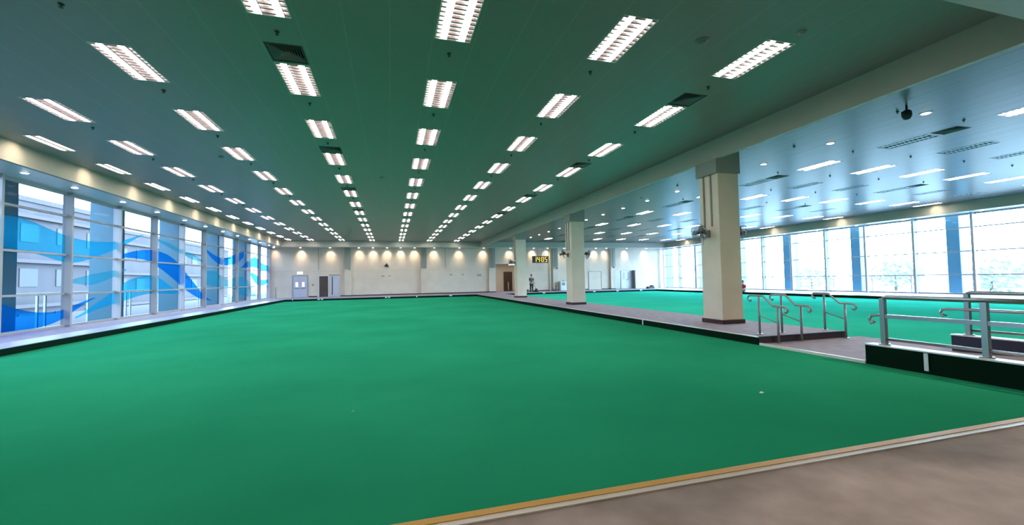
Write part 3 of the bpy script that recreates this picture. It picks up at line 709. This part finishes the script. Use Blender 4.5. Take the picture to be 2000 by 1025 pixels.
# rink markers
tag(MB().box(GX1-.026, GX1-.0135, 4.10, 4.15, .045, .285).build('rink_marker', 'white'), 'white upright strip on the dark ramp kerb', 'marker', 'white markers on the kerbs')
tag(MB().box(GX1-.024, GX1-.0125, 10.99, 11.03, .01, .145).build('rink_marker', 'white'), 'white upright strip on the riser before the nearest pillar', 'marker', 'white markers on the kerbs')
mk = [(-7.3, .02, 'thin upright'), (-5.44, .08, 'small'), (-5.20, .08, 'small'), (-.385, .08, 'small'), (-.144, .08, 'small'), (2.07, .05, 'upright'), (4.88, .12, 'wide')]
for i, (x, hw, a) in enumerate(mk):
    tag(B(x-hw, x+hw, GY1-.035, GY1-.0155, .07, .15).build('rink_marker', 'white'), '%s white plate on the far edge of the main green, %s from left' % (a, ORD[i+1]), 'marker', 'white markers on the kerbs')
for i, x in enumerate((13.3, 18.33, 20.75, 23.3)):
    tag(B(x-.12, x+.12, GY1-.035, GY1-.0155, .07, .15).build('rink_marker', 'white'), 'white plate on the far edge of the second green, %s from left' % ORD[i+1], 'marker', 'white markers on the kerbs')
tag(MB().add([(4.25, 4.12, .001), (4.29, 4.12, .001), (4.285, 4.165, .001), (4.245, 4.15, .001), (4.255, 4.125, .012), (4.285, 4.13, .012), (4.28, 4.155, .012), (4.25, 4.145, .012)], [(3, 2, 1, 0), (4, 5, 6, 7), (0, 1, 5, 4), (1, 2, 6, 5), (2, 3, 7, 6), (3, 0, 4, 7)]).build('paper_scrap', 'white'), 'tiny white scrap on the green near the ramp', 'scrap')
tag(MB().add([(-.425, 5.02, .001), (-.40, 5.02, .001), (-.40, 5.045, .001), (-.425, 5.04, .001), (-.42, 5.022, .008), (-.405, 5.023, .008), (-.405, 5.04, .008), (-.42, 5.037, .008)], [(3, 2, 1, 0), (4, 5, 6, 7), (0, 1, 5, 4), (1, 2, 6, 5), (2, 3, 7, 6), (3, 0, 4, 7)]).build('paper_scrap', 'white'), 'tiny white scrap in the middle of the near green', 'scrap')

# ------------------------------------------------------------------ far wall doors and fittings
def door(n, lab, x0, x1, z1, y=YF):
    o = bpy.data.objects.new('door_%d' % n, None); COL.objects.link(o); o.location = ((x0+x1)/2, y, WZ)
    return tag(o, lab, 'door', kind='structure'), (x1-x0)/2, z1-WZ
def frame_mb(hw, h, t=.07, d=.05): return MB().box(-hw, -hw+t, -d, -.001, 0, h).box(hw-t, hw, -d, -.001, 0, h).box(-hw+t, hw-t, -d, -.001, h-t, h)
o, hw, h = door(1, 'grey double door under the lit sign', -8.16, -6.93, 2.07)
frame_mb(hw, h).build('frame', 'duct', o)
for s in (-1, 1):
    lf = B(-hw+.071 if s < 0 else .003, -.003 if s < 0 else hw-.071, -.035, -.002, .005, h-.072).build('leaf', 'greydoor', o)
    B(-.38 if s < 0 else .13, -.18 if s < 0 else .33, -.042, -.036, .92, 1.32).build('vision_panel', 'glowface', lf)  # door panels are no lamps, their brightness is put in as a glow
    MB().tube([(s*.05, -.07, .78), (s*.45, -.07, .82)], .018).build('push_bar', 'dark', lf)
o2 = thing('exit_sign', 'white lit box sign above the grey double door', 'sign', (-7.57, YF, 2.14))
MB().bevbox(-.24, .24, -.08, -.001, 0, .26, .01).build('case', 'white', o2); B(-.225, .225, -.086, -.081, .02, .235).build('face', 'glowface', o2)
o, hw, h = door(2, 'dark brown door leaf on the far wall', -6.09, -5.26, 2.03)
frame_mb(hw, h, .05).build('frame', 'nose', o); lf = B(-hw+.051, hw-.051, -.04, -.002, .005, h-.052).build('leaf', 'brown', o); B(hw-.14, hw-.11, -.06, -.041, .7, 1.2).build('handle', 'dark', lf)
o, hw, h = door(3, 'white sliding door with tall dark handle beside the brown door', -5.21, -4.37, 2.0)
lf = B(-hw, hw, -.06, -.001, .005, h).build('leaf', 'greydoor', o); B(-hw+.20, -hw+.27, -.075, -.061, .16, 1.75).build('handle', 'dark', lf)
B(-hw-.04, hw, -.09, -.001, h+.002, h+.10).build('track', 'duct', o)
o, hw, h = door(4, 'flush white door behind the middle pillar', 19.86, 21.37, 2.07)
frame_mb(hw, h, .05).build('frame', 'duct', o); B(-hw+.051, hw-.051, -.03, -.002, .005, h-.052).build('leaf', 'wall', o)
o, hw, h = door(5, 'dark grey narrow door leaf near the right end of far wall', 22.98, 23.57, 2.07)
B(-hw, hw, -.05, -.001, .005, h).build('leaf', 'dsteel', o); B(-hw-.04, -hw-.001, -.05, -.001, 0, h).build('frame', 'duct', o)
o, hw, h = door(6, 'white double door with dark lock near the right end of far wall', 23.65, 24.93, 2.1)
frame_mb(hw, h, .06).build('frame', 'greydoor', o)
for s in (-1, 1):
    lf = B(-hw+.061 if s < 0 else .003, -.003 if s < 0 else hw-.061, -.035, -.002, .005, h-.062).build('leaf', 'machwhite', o)
    B(-.42 if s < 0 else .14, -.14 if s < 0 else .42, -.042, -.036, 1.0, 1.75).build('vision_panel', 'greydoor', lf)
B(.0, .25, -.08, -.043, .88, 1.02).build('lock', 'dsteel', o)
o, hw, h = door(7, 'open grey door edge beside the white double door', 24.95, 25.2, 2.12)
B(-.03, .03, -.6, -.001, .005, h).build('leaf', 'dsteel', o)
o, hw, h = door(8, 'brown door at the back of the lit passage', 11.45, 12.4, 2.2, 43.4)
B(-hw, hw, -.04, -.001, .005, h).build('leaf', 'brown', o); B(-.02, .06, -.06, -.041, .1, .95).build('kick_plate', 'nose', o)
struct(B(15.5, 15.62, YF-.1, YF, WZ, BZ).build('trim_19', 'plaster_warm'), 'tan corner post left of the clock pilaster', 'trim')
def wbox(name, x0, x1, z0, z1, d, mat, lab, cat):
    return tag(MB().bevbox(x0, x1, YF-d, YF-.001, z0, z1, .006).build(name, mat), lab, cat)
wbox('wall_switch', -6.63, -6.47, 1.15, 1.29, .04, 'grey', 'small grey switch between the grey and brown doors', 'switch')
for x, lab, w_, z0, z1 in ((5.5, 'small grey socket cover with conduit on blank wall', .12, 1.88, 1.98), (6.63, 'small grey socket cover in the middle of the blank wall', .10, 1.87, 1.97), (8.25, 'grey box on the blank wall left of the passage', .20, 1.74, 1.96), (-.69, 'left one of two small grey covers below the dark speaker', .13, 1.86, 1.95), (-.09, 'right one of two small grey covers below the dark speaker', .10, 1.86, 1.95)):
    wbox('socket_cover', x-w_, x+w_, z0, z1, .05, 'duct', lab, 'socket')
o = thing('wall_speaker', 'black pointed wall speaker high on the warm lit wall', 'speaker', (-.36, YF, 2.76))
MB().box(-.16, .16, -.2, -.03, 0, .16).build('cabinet', 'black', o); MB().add([(-.09, -.12, .161), (.09, -.12, .161), (.09, -.04, .161), (-.09, -.04, .161), (0, -.08, .36)], [(3, 2, 1, 0), (0, 1, 4), (1, 2, 4), (2, 3, 4), (3, 0, 4)]).build('horn', 'black', o); B(-.04, .04, -.03, -.001, .02, .12).build('bracket', 'black', o)
def camera_unit(x, z, y, lab):
    o = thing('security_camera', lab, 'camera', (x, y, z))
    B(-.04, .04, -.05, -.001, -.05, .05).build('mount', 'grey', o); MB().tube([(0, -.05, 0), (.02, -.24, -.05)], .055, 10).build('body', 'dark', o)
camera_unit(-3.56, 2.57, YF-.001, 'dark camera at the foot of the pilaster panel by brown door')
camera_unit(16.2, 2.45, YF-.262, 'dark camera below the panel of the clock pilaster')
camera_unit(22.62, 2.48, YF-.262, 'dark camera below the panel of far right pilaster')
# LED clock
o = thing('led_clock', 'black hanging display with yellow digits by the farthest pillar', 'clock', (14.1, 39.2, 2.92+.03), rz=0)
MB().bevbox(-.80, .80, -.12, .12, 0, .66, .01).build('case', 'black', o)
MB().tube([(-.3, 0, .66), (-.3, 0, BZ-2.95)], .025).build('rod', 'duct', o); MB().tube([(.4, 0, .66), (.4, 0, BZ-2.95)], .025).build('rod', 'duct', o)
SEG = {'0': 'abcdef', '1': 'bc', '4': 'bcfg', '5': 'acdfg'}
def digit(ch, cx):
    mb = MB(); w_, h_, t = .115, .24, .026; cz = .33
    for s_ in SEG[ch]:
        x0, x1, z0, z1 = {'a': (-w_, w_, h_-t, h_), 'd': (-w_, w_, -h_, -h_+t), 'g': (-w_, w_, -t/1.3, t/1.3), 'b': (w_-2*t, w_, 0, h_), 'c': (w_-2*t, w_, -h_, 0), 'f': (-w_, -w_+2*t, 0, h_), 'e': (-w_, -w_+2*t, -h_, 0)}[s_]
        mb.box(cx+x0, cx+x1, -.126, -.121, cz+z0, cz+z1)
    mb.build('digit', 'led', o)
for ch, cx in (('1', -.56), ('4', -.22), ('0', .20), ('5', .55)): digit(ch, cx)
MB().box(-.02, .02, -.126, -.121, .40, .44).box(-.02, .02, -.126, -.121, .22, .26).build('colon', 'led', o)
# water dispenser cabinet
o = thing('water_dispenser', 'white water dispenser against the wall right of the clock', 'dispenser', (16.78, 40.1, WZ))
MB().bevbox(-.34, .34, -.25, .25, 0, .92, .03).build('cabinet', 'machwhite', o); B(-.18, .16, -.256, -.251, .52, .80).build('tap_recess', 'duct', o)
MB().tube([(0, -.256, .72), (0, -.33, .72), (0, -.33, .66)], .018).build('tap', 'steel', o); MB().lathe([(.13, .92), (.14, .95), (.14, 1.0)], n=14, cx=.1).build('lid', 'duct', o)
o = thing('floor_bin', 'small dark bin left of the white dispenser', 'bin', (16.02, 39.9, WZ))
MB().lathe([(.09, 0), (.11, .38), (.115, .42)], n=14).build('body', 'grey', o); MB().lathe([(.118, .421), (.10, .46), (.02, .47)], n=14).build('lid', 'dark', o)
# bag / kit on the far right walkway
o = thing('kit_bag', 'black kit bag on the walkway near the right corner', 'bag', (25.9, 38.5, WZ))
MB().bevbox(-.42, .42, -.2, .2, 0, .22, .06).build('body', 'dark', o); MB().bevbox(.02, .36, -.15, .15, .222, .36, .05).build('pouch', 'black', o)
MB().tube([(-.3, 0, .2), (-.25, 0, .29), (-.1, 0, .31), (-.03, 0, .22)], .015).build('strap', 'black', o)
# steel bollard by the left windows' far end
tag(MB().tube([(-9.25, 39.6, WZ), (-9.25, 39.6, 1.1)], .04, 12).build('barrier_post', 'dsteel'), 'short steel post in the far left corner', 'post')

# ------------------------------------------------------------------ people
def skin_body(name, verts, edges, mat, parent, sub=2, root=0):
    me = bpy.data.meshes.new(name); me.from_pydata([v[0] for v in verts], edges, []); me.update()
    ob = bpy.data.objects.new(name, me); COL.objects.link(ob); ob.parent = parent
    md = ob.modifiers.new('s', 'SKIN'); md.use_smooth_shade = True
    for i, v in enumerate(verts):
        r = v[1] if isinstance(v[1], tuple) else (v[1], v[1]); me.skin_vertices[0].data[i].radius = r; me.skin_vertices[0].data[i].use_root = (i == root)
    s = ob.modifiers.new('u', 'SUBSURF'); s.levels = sub; s.render_levels = sub
    me.materials.append(M[mat]); return ob
def hand(verts, edges, wrist, d, s):
    # palm + five short fingers as chains from the wrist vertex
    w0 = Vector(verts[wrist][0]); d = Vector(d).normalized(); sd = d.cross(Vector((0, 0, 1)))
    if sd.length < .1: sd = Vector((0, 1, 0))
    sd.normalize()
    verts.append((tuple(w0+d*.06), (.035, .018))); pi_ = len(verts)-1; edges.append((wrist, pi_))
    for k, (off, ln) in enumerate(((-.027, .07), (-.009, .08), (.009, .077), (.027, .06))):
        p = w0+d*.10+sd*off; verts.append((tuple(p), .010)); a = len(verts)-1; edges.append((pi_, a))
        q = p+d*ln*.9+Vector((0, -.015, 0)); verts.append((tuple(q), .008)); edges.append((a, a+1))
    p = w0+d*.06-sd*.045*s; verts.append((tuple(p), .011)); edges.append((pi_, len(verts)-1)); a = len(verts)-1
    verts.append((tuple(p+d*.04-sd*.01*s), .009)); edges.append((a, a+1))
def head(parent, x, y, z, face, hair=True):
    t = Matrix.Translation((x, y, z)) @ Matrix.Rotation(face, 4, 'Z')
    h = MB(); n = 16; prof = []
    for k in range(13):
        u = k/12; ph = PI*u
        r = .078*math.sin(ph)**.75*(1.0 if u < .6 else 1.0-.35*(u-.6)); zz = .118*math.cos(ph)
        prof.append((max(r, .004), zz))
    h.lathe(prof[::-1], n=n); h.v = [(a, b*1.16, c) for a, b, c in h.v]
    # nose, ears, brow
    h.add([(-.012, -.088, .0), (.012, -.088, .0), (0, -.115, -.022), (0, -.086, .03)], [(0, 1, 2), (0, 2, 3), (1, 3, 2)])
    for s in (-1, 1): h.add([(s*.076, -.01, .02), (s*.092, .012, .025), (s*.09, .012, -.025), (s*.076, -.008, -.03), (s*.076, .02, 0)], [(0, 1, 2, 3), (1, 4, 2), (0, 4, 1), (3, 2, 4)])
    ho = h.xf(t).build('head', 'skin', parent)
    e = MB()
    for s in (-1, 1): e.lathe([(.003, -.092), (.012, -.086), (.012, -.08)], axis='y', cx=s*.03, cz=.012, n=8)
    e.xf(t).build('eyes', 'hair', ho)
    MB().box(-.024, .024, -.0865, -.08, -.052, -.045).xf(t).build('mouth', 'red', ho)
    hr = MB(); prof = [(.086*math.sin(PI*k/16), .122*math.cos(PI*k/16)) for k in range(10)]
    prof[0] = (.004, .124); hr.lathe(prof[::-1], n=n); hr.v = [(a, b*1.16+.012, c+.012+(.03 if b < -.05 and c < .05 else 0)) for a, b, c in hr.v]
    hr.xf(t).build('hair', 'hair', parent)
# standing cleaner : faces right, arms a little forward, holding a machine handle
px, py = 12.74, 38.0
pr_ = thing('person', 'person in dark grey shirt and black trousers standing by farthest pillar', 'person', (px, py, WZ), rz=0)
V = [((0, 0, .86), (.135, .10)), ((0, 0, 1.06), (.125, .09)), ((0, 0, 1.24), (.15, .10)), ((0, -.01, 1.34), (.09, .07)), ((0, -.01, 1.42), .05), ((0, -.01, 1.46), .05)]
Ed = [(0, 1), (1, 2), (2, 3), (3, 4), (4, 5)]
for s in (-1, 1):
    b = len(V)
    V += [((s*.17, 0, 1.29), .058), ((s*.22, -.03, 1.03), .043), ((s*.20+.06, -.16, .86), .03)]
    Ed += [(2, b), (b, b+1), (b+1, b+2)]; hand(V, Ed, b+2, (.35, -.5, -.45), s)
    b = len(V)
    V += [((s*.09, 0, .78), .095), ((s*.10, -.02, .44), .062), ((s*.105, .01, .09), .042), ((s*.11, -.12, .035), (.04, .03))]
    Ed += [(0, b), (b, b+1), (b+1, b+2), (b+2, b+3)]
skin_body('body', V, Ed, 'skin', pr_)
V2 = [((0, 0, .84), (.15, .115)), ((0, 0, 1.06), (.14, .105)), ((0, 0, 1.25), (.165, .115)), ((0, -.01, 1.36), (.085, .075))]
E2 = [(0, 1), (1, 2), (2, 3)]
for s in (-1, 1):
    b = len(V2); V2 += [((s*.172, 0, 1.29), .07), ((s*.215, -.025, 1.06), .06)]; E2 += [(2, b), (b, b+1)]
skin_body('shirt', V2, E2, 'shirt', pr_)
V3 = [((0, 0, .86), (.15, .115))]; E3 = []
for s in (-1, 1):
    b = len(V3); V3 += [((s*.09, 0, .76), .108), ((s*.10, -.02, .44), .078), ((s*.105, .01, .08), .06)]; E3 += [(0, b), (b, b+1), (b+1, b+2)]
skin_body('trousers', V3, E3, 'trousers', pr_)
for s in (-1, 1): MB().bevbox(s*.107-.05, s*.107+.05, -.19, .08, 0.001, .085, .025).build('shoe', 'black', pr_)
head(pr_, 0, -.03, 1.55, .5)
o = thing('floor_polisher', 'low black cleaning machine at the standing person\'s feet', 'cleaning machine', (13.12, 37.75, WZ))
MB().lathe([(.22, .0), (.24, .03), (.24, .10), (.16, .14)], n=20).build('brush_deck', 'black', o)
MB().lathe([(.13, .14), (.13, .28), (.09, .32), (.02, .325)], n=16).build('motor', 'dark', o)
MB().tube([(-.04, 0, .3), (-.14, .02, .55), (-.26, .04, .86)], .018).build('handle', 'dark', o)
MB().tube([(-.26, -.12, .86), (-.26, .2, .86)], .018).build('grip', 'black', o)
o = thing('bucket', 'small grey bucket left of the standing person', 'bucket', (12.42, 38.2, WZ))
MB().lathe([(.10, 0), (.13, .24), (.135, .25)], n=16).build('pail', 'grey', o); MB().tube([(-.13, 0, .24), (-.1, 0, .34), (0, 0, .4), (.1, 0, .34), (.13, 0, .24)], .007, 6).build('handle', 'dark', o)
# seated person in red beyond the nearest pillar
sx, sy_ = 25.25, 25.72
pr2 = thing('person', 'person in red top sitting on the right walkway edge behind nearest pillar', 'person', (sx, sy_, WZ), rz=-PI/2+.3)
V = [((0, 0, .10), (.15, .12)), ((0, .0, .28), (.125, .09)), ((0, -.02, .44), (.14, .09)), ((0, -.03, .52), (.08, .06)), ((0, -.04, .6), .047), ((0, -.04, .63), .047)]
Ed = [(0, 1), (1, 2), (2, 3), (3, 4), (4, 5)]
for s in (-1, 1):
    b = len(V); V += [((s*.165, -.02, .47), .052), ((s*.2, -.12, .25), .04), ((s*.12, -.30, .20), .028)]; Ed += [(2, b), (b, b+1), (b+1, b+2)]; hand(V, Ed, b+2, (-s*.3, -.8, -.1), s)
    b = len(V); V += [((s*.10, -.12, .10), .085), ((s*.13, -.46, .13), .06), ((s*.11, -.52, -.06), .042), ((s*.11, -.62, -.115), (.038, .03))]; Ed += [(0, b), (b, b+1), (b+1, b+2), (b+2, b+3)]
skin_body('body', V, Ed, 'skin', pr2)
V2 = [((0, 0, .12), (.165, .13)), ((0, 0, .28), (.145, .11)), ((0, -.02, .45), (.158, .105)), ((0, -.03, .53), (.08, .068))]; E2 = [(0, 1), (1, 2), (2, 3)]
for s in (-1, 1):
    b = len(V2); V2 += [((s*.168, -.02, .47), .066), ((s*.2, -.11, .27), .056)]; E2 += [(2, b), (b, b+1)]
skin_body('top', V2, E2, 'red', pr2)
V3 = [((0, 0, .12), (.16, .125))]; E3 = []
for s in (-1, 1):
    b = len(V3); V3 += [((s*.10, -.12, .105), .1), ((s*.13, -.46, .13), .075), ((s*.11, -.52, -.05), .056)]; E3 += [(0, b), (b, b+1), (b+1, b+2)]
skin_body('trousers', V3, E3, 'trousers', pr2)
for s in (-1, 1): MB().bevbox(s*.11-.045, s*.11+.045, -.70, -.46, -.158, -.08, .02).build('shoe', 'black', pr2)
head(pr2, 0, -.06, .73, 0)
# lamp in the passage
o = thing('passage_light', 'warm square ceiling light inside the far passage', 'ceiling light', (11.85, 41.5, NZ1))
B(-.3, .3, -.3, .3, -.05, -.001).build('frame', 'white', o); B(-.27, .27, -.27, .27, -.056, -.051).build('diffuser', P('warm_diffuser', (.9, .85, .8), emit=(1, .85, .68), es=26), o)
